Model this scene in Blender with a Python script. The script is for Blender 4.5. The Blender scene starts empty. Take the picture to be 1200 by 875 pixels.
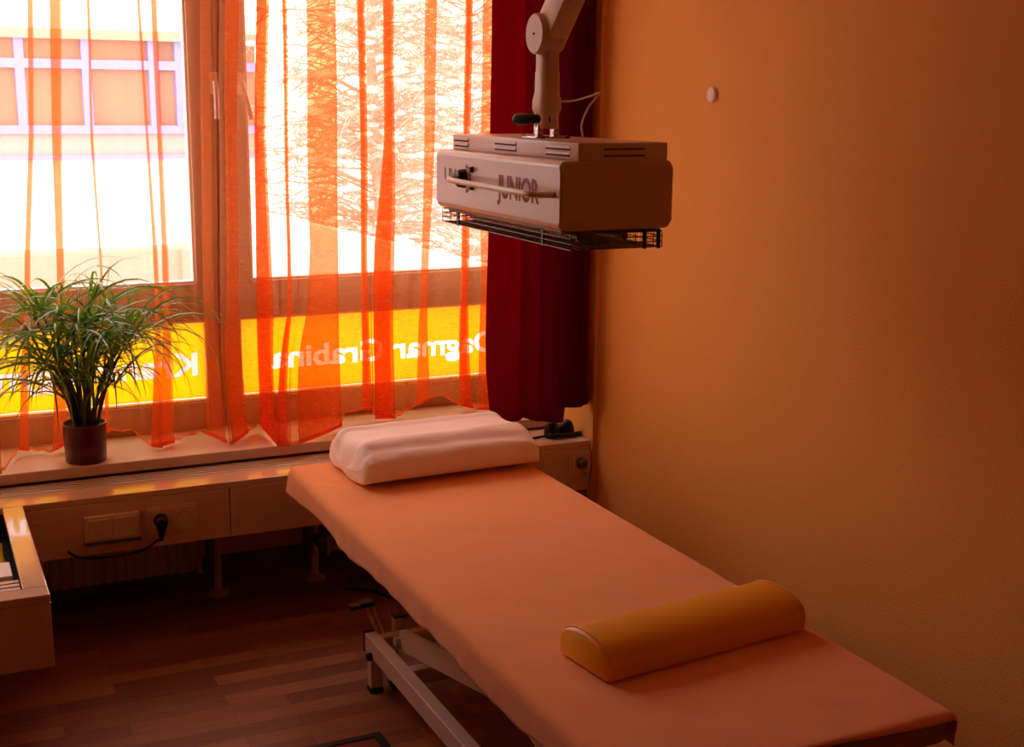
import bpy, bmesh, math, random
from mathutils import Vector, Matrix, Euler
random.seed(7)
S = bpy.context.scene
C = S.collection
H = 1.65                      # camera height

# ------------------------------------------------------------ camera frame
def nrm(v): return Vector(v).normalized()
F = 1500.0
cy_ = nrm((-722, -327.5, F)); cx_ = Vector((3200, -287.5, F)); cx_ = (cx_ - cy_*cx_.dot(cy_)).normalized()
cz_ = cx_.cross(cy_)
if cz_.y > 0: cz_ = -cz_
def ray(u, v):
    c = Vector(((u-600)/F, (v-437.5)/F, 1.0))
    return Vector((cx_.dot(c), cy_.dot(c), cz_.dot(c)))
def onY(u, v, y):
    r = ray(u, v); r = r*(y/r.y); return Vector((r.x, r.y, r.z+H))
def onX(u, v, x):
    r = ray(u, v); r = r*(x/r.x); return Vector((r.x, r.y, r.z+H))
def onZ(u, v, z):
    r = ray(u, v); r = r*((z-H)/r.z); return Vector((r.x, r.y, z))

cam_d = bpy.data.cameras.new('camera'); cam = bpy.data.objects.new('camera', cam_d); C.objects.link(cam)
cam_d.sensor_width = 36; cam_d.lens = 36*F/1200; cam_d.clip_start = .02; cam_d.clip_end = 300
R3 = Matrix((cx_, cy_, cz_))            # world = R3 @ cam(x right, y down, z fwd)
M = Matrix.Identity(4)
for i in range(3):
    M[i][0] = R3[i][0]; M[i][1] = -R3[i][1]; M[i][2] = -R3[i][2]
M[2][3] = H
cam.matrix_world = M
S.camera = cam

# ------------------------------------------------------------ materials
def lin(c):
    f = lambda x: x/12.92 if x <= .04045 else ((x+.055)/1.055)**2.4
    return tuple(f(x/255) for x in c)+(1,)
def mat(name, col, rough=.5, spec=.5, metal=0, var=0, vscale=8, bump=0, bscale=60, coat=0, sheen=0):
    m = bpy.data.materials.new(name); m.use_nodes = True
    nt = m.node_tree; b = nt.nodes['Principled BSDF']
    b.inputs['Base Color'].default_value = lin(col); b.inputs['Roughness'].default_value = rough
    b.inputs['Specular IOR Level'].default_value = spec; b.inputs['Metallic'].default_value = metal
    b.inputs['Coat Weight'].default_value = coat; b.inputs['Sheen Weight'].default_value = sheen
    tc = nt.nodes.new('ShaderNodeTexCoord')
    if var:
        n = nt.nodes.new('ShaderNodeTexNoise'); n.inputs['Scale'].default_value = vscale; n.inputs['Detail'].default_value = 4
        nt.links.new(tc.outputs['Object'], n.inputs['Vector'])
        h = nt.nodes.new('ShaderNodeHueSaturation'); h.inputs['Color'].default_value = lin(col)
        mr = nt.nodes.new('ShaderNodeMapRange'); mr.inputs['To Min'].default_value = 1-var; mr.inputs['To Max'].default_value = 1+var
        nt.links.new(n.outputs['Fac'], mr.inputs['Value']); nt.links.new(mr.outputs['Result'], h.inputs['Value'])
        nt.links.new(h.outputs['Color'], b.inputs['Base Color'])
    if bump:
        n2 = nt.nodes.new('ShaderNodeTexNoise'); n2.inputs['Scale'].default_value = bscale; n2.inputs['Detail'].default_value = 3
        nt.links.new(tc.outputs['Object'], n2.inputs['Vector'])
        bp = nt.nodes.new('ShaderNodeBump'); bp.inputs['Strength'].default_value = bump; bp.inputs['Distance'].default_value = .004
        nt.links.new(n2.outputs['Fac'], bp.inputs['Height']); nt.links.new(bp.outputs['Normal'], b.inputs['Normal'])
    return m

def cloth_mat(name, transp, transp_col, transl, diff, mix_tr, mix_td, weave=0):
    """mix_tr: share that is straight-through; mix_td: share of the rest that is translucent"""
    m = bpy.data.materials.new(name); m.use_nodes = True; nt = m.node_tree; nt.nodes.clear()
    out = nt.nodes.new('ShaderNodeOutputMaterial')
    t = nt.nodes.new('ShaderNodeBsdfTransparent'); t.inputs['Color'].default_value = lin(transp_col)
    tl = nt.nodes.new('ShaderNodeBsdfTranslucent'); tl.inputs['Color'].default_value = lin(transl)
    df = nt.nodes.new('ShaderNodeBsdfDiffuse'); df.inputs['Color'].default_value = lin(diff)
    m1 = nt.nodes.new('ShaderNodeMixShader'); m1.inputs[0].default_value = mix_td
    nt.links.new(df.outputs[0], m1.inputs[1]); nt.links.new(tl.outputs[0], m1.inputs[2])
    m2 = nt.nodes.new('ShaderNodeMixShader'); m2.inputs[0].default_value = mix_tr
    nt.links.new(m1.outputs[0], m2.inputs[1]); nt.links.new(t.outputs[0], m2.inputs[2])
    if weave:
        tc = nt.nodes.new('ShaderNodeTexCoord'); mp = nt.nodes.new('ShaderNodeMapping'); mp.inputs['Scale'].default_value = (25, 25, 160)
        n = nt.nodes.new('ShaderNodeTexNoise'); n.inputs['Scale'].default_value = 1.5; n.inputs['Detail'].default_value = 3
        nt.links.new(tc.outputs['Object'], mp.inputs[0]); nt.links.new(mp.outputs[0], n.inputs['Vector'])
        mr = nt.nodes.new('ShaderNodeMapRange'); mr.inputs['From Min'].default_value = .3; mr.inputs['From Max'].default_value = .7
        mr.inputs['To Min'].default_value = mix_tr-weave; mr.inputs['To Max'].default_value = mix_tr+weave
        nt.links.new(n.outputs['Fac'], mr.inputs['Value']); nt.links.new(mr.outputs['Result'], m2.inputs[0])
    nt.links.new(m2.outputs[0], out.inputs[0])
    return m

MT = {}
MT['wall'] = mat('orange_wallpaper', (232, 170, 88), .75, .25, var=.04, vscale=3, bump=.35, bscale=170)
MT['reveal'] = mat('terracotta_paint', (190, 104, 52), .8, .2, bump=.15, bscale=90)
MT['ceil'] = mat('ceiling_paint', (236, 206, 164), .9, .2)
MT['frame'] = mat('window_frame_paint', (176, 142, 120), .4, .5, var=.03)
MT['sill'] = mat('pale_sill_laminate', (222, 196, 176), .28, .5, var=.03, vscale=12)
MT['cover'] = mat('beige_gloss_laminate', (212, 176, 152), .07, .5, var=.03, vscale=9)
MT['grille'] = mat('satin_grille', (190, 165, 145), .3, .6)
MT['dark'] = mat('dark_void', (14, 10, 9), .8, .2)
MT['black'] = mat('black_plastic', (14, 13, 14), .4, .4)
MT['rad'] = mat('radiator_enamel', (196, 178, 162), .4, .5)
MT['skirt'] = mat('grey_skirting', (98, 84, 78), .5, .4)
MT['plate'] = mat('socket_plastic', (214, 184, 160), .35, .5)
MT['socket'] = mat('socket_grey', (84, 74, 72), .4, .5)
MT['red'] = cloth_mat('crimson_drape', 0, (255, 255, 255), (206, 24, 84), (96, 16, 44), 0, .44)
MT['sheer'] = cloth_mat('orange_voile', 0, (255, 233, 214), (255, 160, 96), (238, 138, 82), .80, .55, .05)
MT['sheer2'] = cloth_mat('dense_orange_voile', 0, (255, 214, 184), (255, 164, 98), (238, 142, 84), .70, .55, .07)
MT['hem'] = cloth_mat('orange_voile_hem', 0, (255, 225, 200), (255, 140, 70), (245, 120, 55), .50, .55)
MT['lamp'] = mat('cream_enamel', (226, 204, 190), .3, .5, var=.02)
MT['lampend'] = mat('cream_enamel_end', (214, 182, 150), .42, .4)
MT['wire'] = mat('dark_wire', (92, 70, 58), .35, .6, metal=.6)
MT['arm'] = mat('cream_arm_plastic', (218, 190, 165), .4, .4)
MT['steel'] = mat('bright_steel', (205, 200, 195), .22, .6, metal=.8)
MT['crimson'] = mat('crimson_print', (150, 26, 44), .5, .3)
MT['greyp'] = mat('grey_print', (128, 112, 98), .5, .3)
MT['sheet'] = mat('orange_jersey', (246, 162, 96), .9, .15, var=.05, vscale=14, bump=.35, bscale=220, sheen=.3)
MT['pillow'] = mat('pink_white_cotton', (255, 236, 232), .85, .2, var=.02, bump=.2, bscale=160, sheen=.2)
MT['bolster'] = mat('ochre_vinyl', (238, 166, 26), .38, .45, var=.04, vscale=10)
MT['couchpad'] = mat('taupe_vinyl', (150, 118, 88), .5, .4)
MT['couch'] = mat('cream_powder_coat', (214, 190, 178), .35, .5)
MT['pot'] = mat('oxblood_pot', (88, 14, 32), .3, .5, var=.05)
MT['soil'] = mat('potting_soil', (40, 26, 18), .95, .1, bump=.8, bscale=80)
MT['leaf'] = mat('reed_leaf', (84, 128, 48), .22, .8, var=.25, vscale=22)
MT['stem'] = mat('reed_stem', (58, 66, 34), .5, .4, var=.2, vscale=20)
MT['white'] = mat('white_plastic', (232, 222, 218), .4, .5)
MT['yellowbag'] = mat('yellow_wrap', (236, 178, 30), .35, .5)
MT['mat'] = mat('rust_mat', (132, 62, 40), .9, .2, var=.1, vscale=40, bump=.5, bscale=200)
MT['snow'] = mat('snow', (226, 226, 232), .8, .2, var=.03, vscale=1)
MT['twig'] = mat('twig_brown', (198, 164, 152), .8, .2, var=.15, vscale=5)
MT['plaster'] = mat('pale_plaster', (228, 222, 220), .85, .2, var=.03)
MT['blueframe'] = mat('pale_blue_frame', (128, 140, 228), .5, .4)
MT['pane'] = mat('brown_curtained_pane', (160, 116, 90), .35, .4, var=.2, vscale=1.2)
MT['ribbed'] = mat('pinkish_panel', (186, 158, 144), .7, .3)
MT['tan'] = mat('tan_wall', (190, 150, 130), .8, .2, var=.08, vscale=2)

def leafmat(m):
    nt = m.node_tree; b = nt.nodes['Principled BSDF']; out = [n for n in nt.nodes if n.type == 'OUTPUT_MATERIAL'][0]
    t = nt.nodes.new('ShaderNodeBsdfTranslucent'); t.inputs['Color'].default_value = lin((140, 190, 40))
    mx = nt.nodes.new('ShaderNodeMixShader'); mx.inputs[0].default_value = .25
    nt.links.new(b.outputs[0], mx.inputs[1]); nt.links.new(t.outputs[0], mx.inputs[2]); nt.links.new(mx.outputs[0], out.inputs[0])
leafmat(MT['leaf'])
# laminate floor
def floor_mat():
    m = bpy.data.materials.new('red_brown_laminate'); m.use_nodes = True; nt = m.node_tree; b = nt.nodes['Principled BSDF']
    tc = nt.nodes.new('ShaderNodeTexCoord')
    br = nt.nodes.new('ShaderNodeTexBrick'); br.inputs['Scale'].default_value = 1
    br.inputs['Brick Width'].default_value = .43; br.inputs['Row Height'].default_value = .066; br.inputs['Mortar Size'].default_value = .0006
    br.offset = .37; br.offset_frequency = 2; br.inputs['Bias'].default_value = 0
    br.inputs['Color1'].default_value = lin((180, 114, 78)); br.inputs['Color2'].default_value = lin((130, 74, 48)); br.inputs['Mortar'].default_value = lin((60, 28, 18))
    nt.links.new(tc.outputs['Object'], br.inputs['Vector'])
    mp = nt.nodes.new('ShaderNodeMapping'); mp.inputs['Scale'].default_value = (3, 40, 1)
    n = nt.nodes.new('ShaderNodeTexNoise'); n.inputs['Scale'].default_value = 2; n.inputs['Detail'].default_value = 6
    nt.links.new(tc.outputs['Object'], mp.inputs[0]); nt.links.new(mp.outputs[0], n.inputs['Vector'])
    mx = nt.nodes.new('ShaderNodeMixRGB'); mx.blend_type = 'MULTIPLY'; mx.inputs[0].default_value = .55
    cr = nt.nodes.new('ShaderNodeValToRGB'); cr.color_ramp.elements[0].position = .3; cr.color_ramp.elements[0].color = (.45, .4, .38, 1); cr.color_ramp.elements[1].position = .7
    nt.links.new(n.outputs['Fac'], cr.inputs[0]); nt.links.new(br.outputs['Color'], mx.inputs[1]); nt.links.new(cr.outputs[0], mx.inputs[2])
    nt.links.new(mx.outputs[0], b.inputs['Base Color']); b.inputs['Roughness'].default_value = .38; b.inputs['Specular IOR Level'].default_value = .4
    return m
MT['floor'] = floor_mat()

def glass_mat():
    m = bpy.data.materials.new('window_glass'); m.use_nodes = True; nt = m.node_tree; nt.nodes.clear()
    out = nt.nodes.new('ShaderNodeOutputMaterial'); t = nt.nodes.new('ShaderNodeBsdfTransparent'); t.inputs['Color'].default_value = (.94, .95, .95, 1)
    g = nt.nodes.new('ShaderNodeBsdfGlossy'); g.inputs['Roughness'].default_value = .01
    mx = nt.nodes.new('ShaderNodeMixShader'); mx.inputs[0].default_value = .06
    nt.links.new(t.outputs[0], mx.inputs[1]); nt.links.new(g.outputs[0], mx.inputs[2]); nt.links.new(mx.outputs[0], out.inputs[0])
    return m
MT['glass'] = glass_mat()
MT['sign'] = cloth_mat('yellow_film', 0, (255, 226, 0), (255, 214, 0), (240, 195, 0), .10, .8)
MT['signw'] = cloth_mat('white_film', 0, (255, 255, 255), (255, 252, 250), (235, 225, 220), .9, .85)

# ------------------------------------------------------------ mesh helpers
def box(bm, x0, x1, y0, y1, z0, z1, bev=0, seg=2, rot=None, mi=0):
    r = bmesh.ops.create_cube(bm, size=1)
    vs = r['verts']
    for v in vs:
        v.co = Vector(((x0+x1)/2+v.co.x*(x1-x0), (y0+y1)/2+v.co.y*(y1-y0), (z0+z1)/2+v.co.z*(z1-z0)))
    fs = set(f for v in vs for f in v.link_faces)
    if bev:
        es = list(set(e for v in vs for e in v.link_edges))
        rr = bmesh.ops.bevel(bm, geom=es, offset=bev, segments=seg, affect='EDGES', profile=.5)
        vs = list(set(vs_ for f in rr['faces'] for vs_ in f.verts) | set(v for v in vs if v.is_valid))
        fs = set(f for v in vs for f in v.link_faces)
    for f in fs: f.material_index = mi
    if rot:
        bmesh.ops.transform(bm, matrix=rot, verts=vs)
    return vs
def beam(bm, a, b, w, h, bev=.003, up=Vector((0, 0, 1))):
    """rectangular bar from a to b"""
    a = Vector(a); b = Vector(b); d = b-a; L = d.length; d.normalize()
    s = d.cross(up); s = s.normalized() if s.length > 1e-4 else Vector((1, 0, 0)); u = s.cross(d)
    m = Matrix.Identity(4)
    for i in range(3):
        m[i][0] = s[i]; m[i][1] = d[i]; m[i][2] = u[i]; m[i][3] = a[i]
    return box(bm, -w/2, w/2, 0, L, -h/2, h/2, bev, 2, m)
def smooth_path(pts, n=6):
    pts = [Vector(p) for p in pts]; out = []
    P = [pts[0]*2-pts[1]]+pts+[pts[-1]*2-pts[-2]]
    for i in range(1, len(P)-2):
        for k in range(n):
            t = k/n; p0, p1, p2, p3 = P[i-1:i+3]
            out.append(.5*((2*p1)+(p2-p0)*t+(2*p0-5*p1+4*p2-p3)*t*t+(3*p1-p0-3*p2+p3)*t**3))
    out.append(pts[-1]); return out
def tube(bm, pts, r, seg=8, cap=True):
    pts = [Vector(p) for p in pts]; rings = []
    rs = r if isinstance(r, (list, tuple)) else [r]*len(pts)
    up = None
    for i, p in enumerate(pts):
        d = (pts[min(i+1, len(pts)-1)]-pts[max(i-1, 0)]).normalized()
        if up is None:
            up = Vector((0, 0, 1)) if abs(d.z) < .9 else Vector((1, 0, 0))
        s = d.cross(up).normalized(); u = s.cross(d).normalized(); up = u
        rings.append([bm.verts.new(p+(s*math.cos(a)+u*math.sin(a))*rs[i]) for a in (2*math.pi*k/seg for k in range(seg))])
    for a, b in zip(rings, rings[1:]):
        for k in range(seg):
            bm.faces.new((a[k], a[(k+1) % seg], b[(k+1) % seg], b[k]))
    if cap and seg > 2:
        bm.faces.new(rings[0][::-1]); bm.faces.new(rings[-1])
def lathe(bm, prof, seg=32, axis='Z', origin=(0, 0, 0)):
    o = Vector(origin); rings = []
    def pt(r, h, a):
        x, y = r*math.cos(a), r*math.sin(a)
        return o+{'Z': Vector((x, y, h)), 'X': Vector((h, x, y)), 'Y': Vector((x, h, y))}[axis]
    for r, h in prof:
        if r < 1e-6: rings.append([bm.verts.new(pt(0, h, 0))])
        else: rings.append([bm.verts.new(pt(r, h, 2*math.pi*k/seg)) for k in range(seg)])
    for a, b in zip(rings, rings[1:]):
        for k in range(seg):
            k2 = (k+1) % seg
            q = [a[k % len(a)], a[k2 % len(a)], b[k2 % len(b)], b[k % len(b)]]
            q = list(dict.fromkeys(q))
            if len(q) > 2: bm.faces.new(q)
def prism(bm, poly, a0, a1, axis='Y', inset=0):
    """extrude a closed 2-D polygon along an axis; poly gives the two other coordinates"""
    def pt(p, a):
        return {'Y': Vector((p[0], a, p[1])), 'X': Vector((a, p[0], p[1])), 'Z': Vector((p[0], p[1], a))}[axis]
    A = [bm.verts.new(pt(p, a0)) for p in poly]; B = [bm.verts.new(pt(p, a1)) for p in poly]
    n = len(poly)
    for k in range(n): bm.faces.new((A[k], A[(k+1) % n], B[(k+1) % n], B[k]))
    fa = bm.faces.new(A[::-1]); fb = bm.faces.new(B)
    if inset:
        bmesh.ops.bevel(bm, geom=list(fa.edges)+list(fb.edges), offset=inset, segments=2, affect='EDGES')
def rrect(x0, x1, z0, z1, r, n=6):
    out = []
    for cx, cz, a0 in ((x1-r, z1-r, 0), (x0+r, z1-r, 90), (x0+r, z0+r, 180), (x1-r, z0+r, 270)):
        for k in range(n+1):
            a = math.radians(a0+90*k/n); out.append((cx+r*math.cos(a), cz+r*math.sin(a)))
    return out
def obj(name, bm, m, parent=None, smooth=0, label=None, origin=None):
    bmesh.ops.recalc_face_normals(bm, faces=bm.faces)
    me = bpy.data.meshes.new(name)
    o = bpy.data.objects.new(name, me); C.objects.link(o)
    pl = parent_world(parent) if parent else Vector()
    if parent is None and origin is not None:
        pl = Vector(origin); o.location = pl
    if pl.length: bmesh.ops.translate(bm, verts=bm.verts, vec=-pl)
    bm.to_mesh(me); bm.free()
    for mm in (m if isinstance(m, list) else [m]): me.materials.append(MT[mm])
    if smooth:
        for p in me.polygons: p.use_smooth = True
        if smooth < 180:
            me.set_sharp_from_angle(angle=math.radians(smooth))
    if parent: o.parent = parent
    if label: o['label'] = label
    return o
def parent_world(p):
    v = Vector()
    while p: v += p.location; p = p.parent
    return v
def tag(o, label, cat, group=None):
    o['label'] = label; o['category'] = cat
    if group: o['group'] = group
    return o
def thing(name, label, cat, loc, group=None):
    o = bpy.data.objects.new(name, None); C.objects.link(o); o.location = loc; o.empty_display_size = .05
    return tag(o, label, cat, group)
def struct(o):
    o['kind'] = 'structure'; return o
def B(): return bmesh.new()
def boxes(*bs, bev=0):
    bm = B()
    for b in bs: box(bm, *b, bev=bev)
    return bm

# ------------------------------------------------------------ room shell
XW = 2.13; YP = 3.80; XN = 2.112; YB = 4.30; CE = 2.62
XL = -.30; XL2 = -1.9; YJ = 2.96; YF = -1.6
struct(obj('floor', boxes((XL2-.2, XW+.2, YF-.2, 4.55, -.12, 0)), 'floor'))
struct(obj('ceiling', boxes((XL2-.2, XW+.2, YF-.2, 4.55, CE, CE+.12)), 'ceil'))
struct(obj('wall_right', boxes((XW, XW+.2, YF-.2, YP, 0, CE), (XN, XW+.2, YP, 4.55, 0, CE)), 'wall'))
struct(obj('wall_front', boxes((XL2, XW, YF-.2, YF, 0, CE)), 'wall'))
struct(obj('wall_back', boxes((XL-.2, XN, YB, 4.50, 0, .49), (XL-.2, XN, YB, 4.50, 2.42, CE), (XL-.2, XL, YB, 4.50, .49, 2.42)), 'wall'))
# left wall with a jog
struct(obj('wall_left', boxes((XL2-.2, XL2, YF-.2, YJ, 0, CE), (XL2-.2, XL, YJ, YJ+.15, 0, CE), (XL-.2, XL, YJ+.15, YB, 0, CE)), 'wall'))
struct(obj('baseboard_back', boxes((XL, XN, YB-.018, YB, 0, .075)), 'skirt'))
struct(obj('baseboard_right', boxes((XW-.015, XW, YF, YP-.02, 0, .07)), 'skirt'))

# window sill (one continuous board with a return along the left wall)
bm = B(); box(bm, XL, XN, 4.025, YB+.06, .49, .525, .004)
box(bm, XL, -.02, YJ+.152, 4.024, .49, .525, .004)
struct(obj('trim_1', bm, 'sill'))

# windows -----------------------------------------------------
def frame_bm(rects, y0, y1, bev=.004):
    bm = B()
    for x0, x1, z0, z1 in rects: box(bm, x0, x1, y0, y1, z0, z1, bev)
    return bm
def window(name, x0, x1, gx0, gx1, lx0, lx1):
    w = bpy.data.objects.new(name, None); C.objects.link(w); w.location = ((x0+x1)/2, YB+.07, .525); struct(w)
    # fixed outer frame
    obj('window_frame', frame_bm([(x0, lx0, .525, 2.42), (lx1, x1, .525, 2.42), (lx0, lx1, .525, .62), (lx0, lx1, .905, .985), (lx0, lx1, 2.37, 2.42)], 4.345, 4.42), 'frame', w)
    # opening sash with a small proud step
    s = obj('sash', frame_bm([(lx0-.012, gx0, .965, 2.395), (gx1, lx1+.012, .965, 2.395), (gx0, gx1, .965, 1.035), (gx0, gx1, 2.32, 2.395)], 4.325, 4.40), 'frame', w)
    # pale glazing bead round the glass
    t = .008
    obj('glazing_bead', frame_bm([(gx0, gx0+t, 1.035, 2.32), (gx1-t, gx1, 1.035, 2.32), (gx0+t, gx1-t, 1.035, 1.035+t), (gx0+t, gx1-t, 2.32-t, 2.32)], 4.335, 4.375, .001), 'white', s)
    obj('window_glass', boxes((gx0, gx1, 4.362, 4.368, 1.035, 2.32)), 'glass', s)
    obj('lower_glass', boxes((lx0, lx1, 4.376, 4.382, .62, .905)), 'glass', w)
    obj('lower_bead', frame_bm([(lx0, lx1, .62, .628), (lx0, lx1, .897, .905), (lx0, lx0+.006, .628, .897), (lx1-.006, lx1, .628, .897)], 4.352, 4.376, .001), 'white', w)
    return w, s
w1, s1 = window('window_1', XL, .953, -.15, .866, -.2, .900)
w2, s2 = window('window_2', .953, XN, 1.054, 2.03, 1.012, 2.07)
def window_handle(px, py, tilt, parent):
    p = onY(px, py, 4.32)
    bm = B(); box(bm, p.x-.014, p.x+.014, 4.316, 4.3245, p.z-.035, p.z+.035, .003)
    hd = obj('window_handle', bm, 'white', parent, 40)
    bm = B(); tube(bm, [(p.x, 4.318, p.z), (p.x, 4.292, p.z)], .008, 12)
    tube(bm, smooth_path([(p.x, 4.292, p.z+.004), (p.x+tilt*.25, 4.284, p.z-.03), (p.x+tilt*.7, 4.284, p.z-.08), (p.x+tilt, 4.287, p.z-.115)]), [.009]*6+[.0085]*6+[.008]*7, 12)
    obj('lever', bm, 'white', hd, 60)
window_handle(250, 97, 0, s1); window_handle(281, 98, .028, s2)
# ------------------------------------------------------------ signs on the glass
def text_mesh(bm, txt, x_left, x_right, z_base, cap_h, y, thick, faceaway=True):
    """letters filling x_left..x_right at height z_base, readable from +Y when faceaway"""
    cu = bpy.data.curves.new('t', 'FONT'); cu.body = txt; cu.extrude = .5*thick; cu.offset = .030
    o = bpy.data.objects.new('t', cu); C.objects.link(o)
    dg = bpy.context.evaluated_depsgraph_get(); me = bpy.data.meshes.new_from_object(o.evaluated_get(dg))
    bpy.data.objects.remove(o)
    xs = [v.co.x for v in me.vertices]; mn, mxx = min(xs), max(xs)
    sx = (x_right-x_left)/(mxx-mn); sz = cap_h/.7
    tmp = bmesh.new(); tmp.from_mesh(me)
    for v in tmp.verts:
        lx = (v.co.x-mn)*sx
        if faceaway: v.co = Vector((x_right-lx, y+v.co.z, z_base+v.co.y*sz))
        else: v.co = Vector((x_left+lx, y-v.co.z, z_base+v.co.y*sz))
    me2 = bpy.data.meshes.new('t'); tmp.to_mesh(me2); tmp.free(); bm.from_mesh(me2)
def sign(name, label, x0, x1, z0, z1, txt, tx0, tx1, tz, cap):
    s = obj(name, boxes((x0, x1, 4.3835, 4.3875, z0, z1)), 'sign', None, origin=((x0+x1)/2, 4.3855, z0)); tag(s, label, 'sign')
    bm = B(); text_mesh(bm, txt, tx0, tx1, tz, cap, 4.3855, .012)
    bmesh.ops.remove_doubles(bm, verts=bm.verts, dist=1e-5)
    cut = obj('cut', bm, 'signw')
    md = s.modifiers.new('cut', 'BOOLEAN'); md.object = cut; md.solver = 'EXACT'; md.use_self = True
    dg = bpy.context.evaluated_depsgraph_get(); me = bpy.data.meshes.new_from_object(s.evaluated_get(dg))
    s.modifiers.clear(); s.data = me; bpy.data.objects.remove(cut)
    bm = B(); text_mesh(bm, txt, tx0, tx1, tz, cap, 4.3855, .0015); obj('lettering', bm, 'signw', s)
    b = .007
    obj('border', boxes((x0, x1, 4.3825, 4.3832, z1-b, z1), (x0, x1, 4.3825, 4.3832, z0, z0+b), (x0, x0+b, 4.3825, 4.3832, z0+b, z1-b), (x1-b, x1, 4.3825, 4.3832, z0+b, z1-b)), 'signw', s)
kb = onY(220, 440, 4.382).z; gb = onY(330, 430.5, 4.382).z
sign('sign_panel', 'yellow window sign behind the potted plant, white letters starting with a big K', -.19, .897, .629, .896,
     'Krankengymnastik', onY(232, 425, 4.382).x-1.03, onY(232, 425, 4.382).x, kb, .078)
sign('sign_panel', 'yellow window sign right of the middle post, with a name in white letters', 1.019, 2.064, .629, .896,
     'Dagmar Grabina', onY(318, 420, 4.382).x, onY(581, 400, 4.382).x, gb, .078)

# ------------------------------------------------------------ radiator cover, L-shaped
cov = thing('radiator_cover', 'glossy beige L-shaped radiator duct cover running under the window sill', 'radiator cover', (0.9, 3.95, .30))
T = .485
bm = B()
box(bm, XL+.002, XN-.002, 3.815, 3.925, T-.02, T, .003)               # front strip of the back run
box(bm, 1.52, XN-.002, 3.9255, 4.06, T-.02, T, .003)                  # closed part at the right end
box(bm, .181, .238, 3.135, 3.8145, T-.02, T, .003)                    # border of the left arm
box(bm, XL+.002, .238, 3.072, 3.1345, T-.02, T, .003)
box(bm, XL+.002, -.02, 3.1349, 3.8145, T-.02, T, .003)
obj('top_board', bm, 'cover', cov)
for x0, x1 in ((.242, .836), (.839, 1.50), (1.503, XN-.003)):
    bm = B(); box(bm, x0, x1, 3.812, 3.828, .308, T-.0205, .002)
    box(bm, x0, x1, 3.8105, 3.8125, T-.058, T-.055, 0)
    obj('front_panel', bm, 'cover', cov)
obj('side_panel', boxes((.222, .238, 3.09, 3.811, .305, T-.0205), bev=.002), 'cover', cov)
obj('end_panel', boxes((XL+.002, .238, 3.072, 3.088, .300, T-.0205), bev=.002), 'cover', cov)
bm = B()
for k in range(4):
    y = 3.931+.0245*k; box(bm, XL+.002, 1.518, y, y+.018, T-.014, T-.001, .0015)
obj('grille', bm, 'grille', cov, label='slatted air grille')
bm = B()
for k in range(4):
    y = 3.140+.026*k; box(bm, -.018, .179, y, y+.018, T-.026, T-.012, .001)
obj('side_grille', bm, 'grille', cov)
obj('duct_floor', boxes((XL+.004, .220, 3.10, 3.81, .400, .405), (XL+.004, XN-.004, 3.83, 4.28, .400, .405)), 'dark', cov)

# things lying in the open left duct
bm = B()
prof = [(.0, .4055), (.004, .44), (.03, .462), (.075, .470), (.115, .462), (.138, .44), (.140, .4055)]
rings = []
for i, y in enumerate([3.385, 3.395, 3.44, 3.52, 3.62, 3.67]):
    sc = (.3, .85, 1, .93, .9, .4)[i]
    rings.append([bm.verts.new((.027+px_*(.97 if i % 2 else 1), y, .4056+(pz-.4055)*sc*1.18)) for px_, pz in prof])
for a, b in zip(rings, rings[1:]):
    for k in range(len(prof)-1): bm.faces.new((a[k], a[k+1], b[k+1], b[k]))
for r_ in (rings[0], rings[-1]): bm.faces.new(r_)
for a, b in zip(rings, rings[1:]): bm.faces.new((a[0], b[0], b[-1], a[-1]))
pk = obj('paper_packet', bm, 'yellowbag', None, 50, origin=(.06, 3.5, .4056)); tag(pk, 'yellow wrapped packet lying in the left duct opening at the frame edge', 'packet')
bm = B(); box(bm, .03, .168, 3.262, 3.372, .4056, .476, .003)
o = obj('folded_paper', bm, 'white', None, origin=(.06, 3.28, .4056)); tag(o, 'small folded white paper in the left duct in front of the yellow packet', 'paper')

# supports under the cover
def support(px, py, label):
    p = onZ(px, py, 0); p.y = 4.13; t = thing('support_post', label, 'post', (p.x, 4.13, 0), 'posts under the radiator cover')
    bm = B(); tube(bm, [(p.x, 4.13, .01), (p.x, 4.13, .30)], .0125, 14); obj('pipe', bm, 'rad', t, 60)
    bm = B(); lathe(bm, [(0, 0), (.036, 0), (.036, .006), (.022, .014), (.0135, .02), (0, .02)], 24, 'Z', (p.x, 4.13, 0)); obj('foot_flange', bm, 'rad', t, 40)
    bm = B(); box(bm, p.x-.034, p.x-.016, 4.10, 4.16, .10, .399, .002); obj('bracket', bm, 'skirt', t)
    obj('tie', boxes((p.x-.016, p.x+.012, 4.12, 4.14, .28, .399)), 'skirt', t)
support(253, 690, 'round white post beside the right end of the long ribbed radiator')
support(370, 678, 'round white post with a valve below the couch head end')
bm = B(); px_ = onZ(370, 678, 0).x
tube(bm, [(px_+.013, 4.13, .16), (px_+.055, 4.13, .16)], .010, 12); lathe(bm, [(0, -.03), (.017, -.03), (.020, -.02), (.020, .02), (.014, .03), (0, .03)], 16, 'Y', (px_, 4.08, .16))
tube(bm, [(px_, 4.07, .16), (px_, 4.117, .16)], .008, 10)
vl = obj('radiator_valve', bm, 'skirt', None, 40, origin=(px_, 4.1, .16)); tag(vl, 'grey radiator valve on the post below the couch head end', 'valve')

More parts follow.
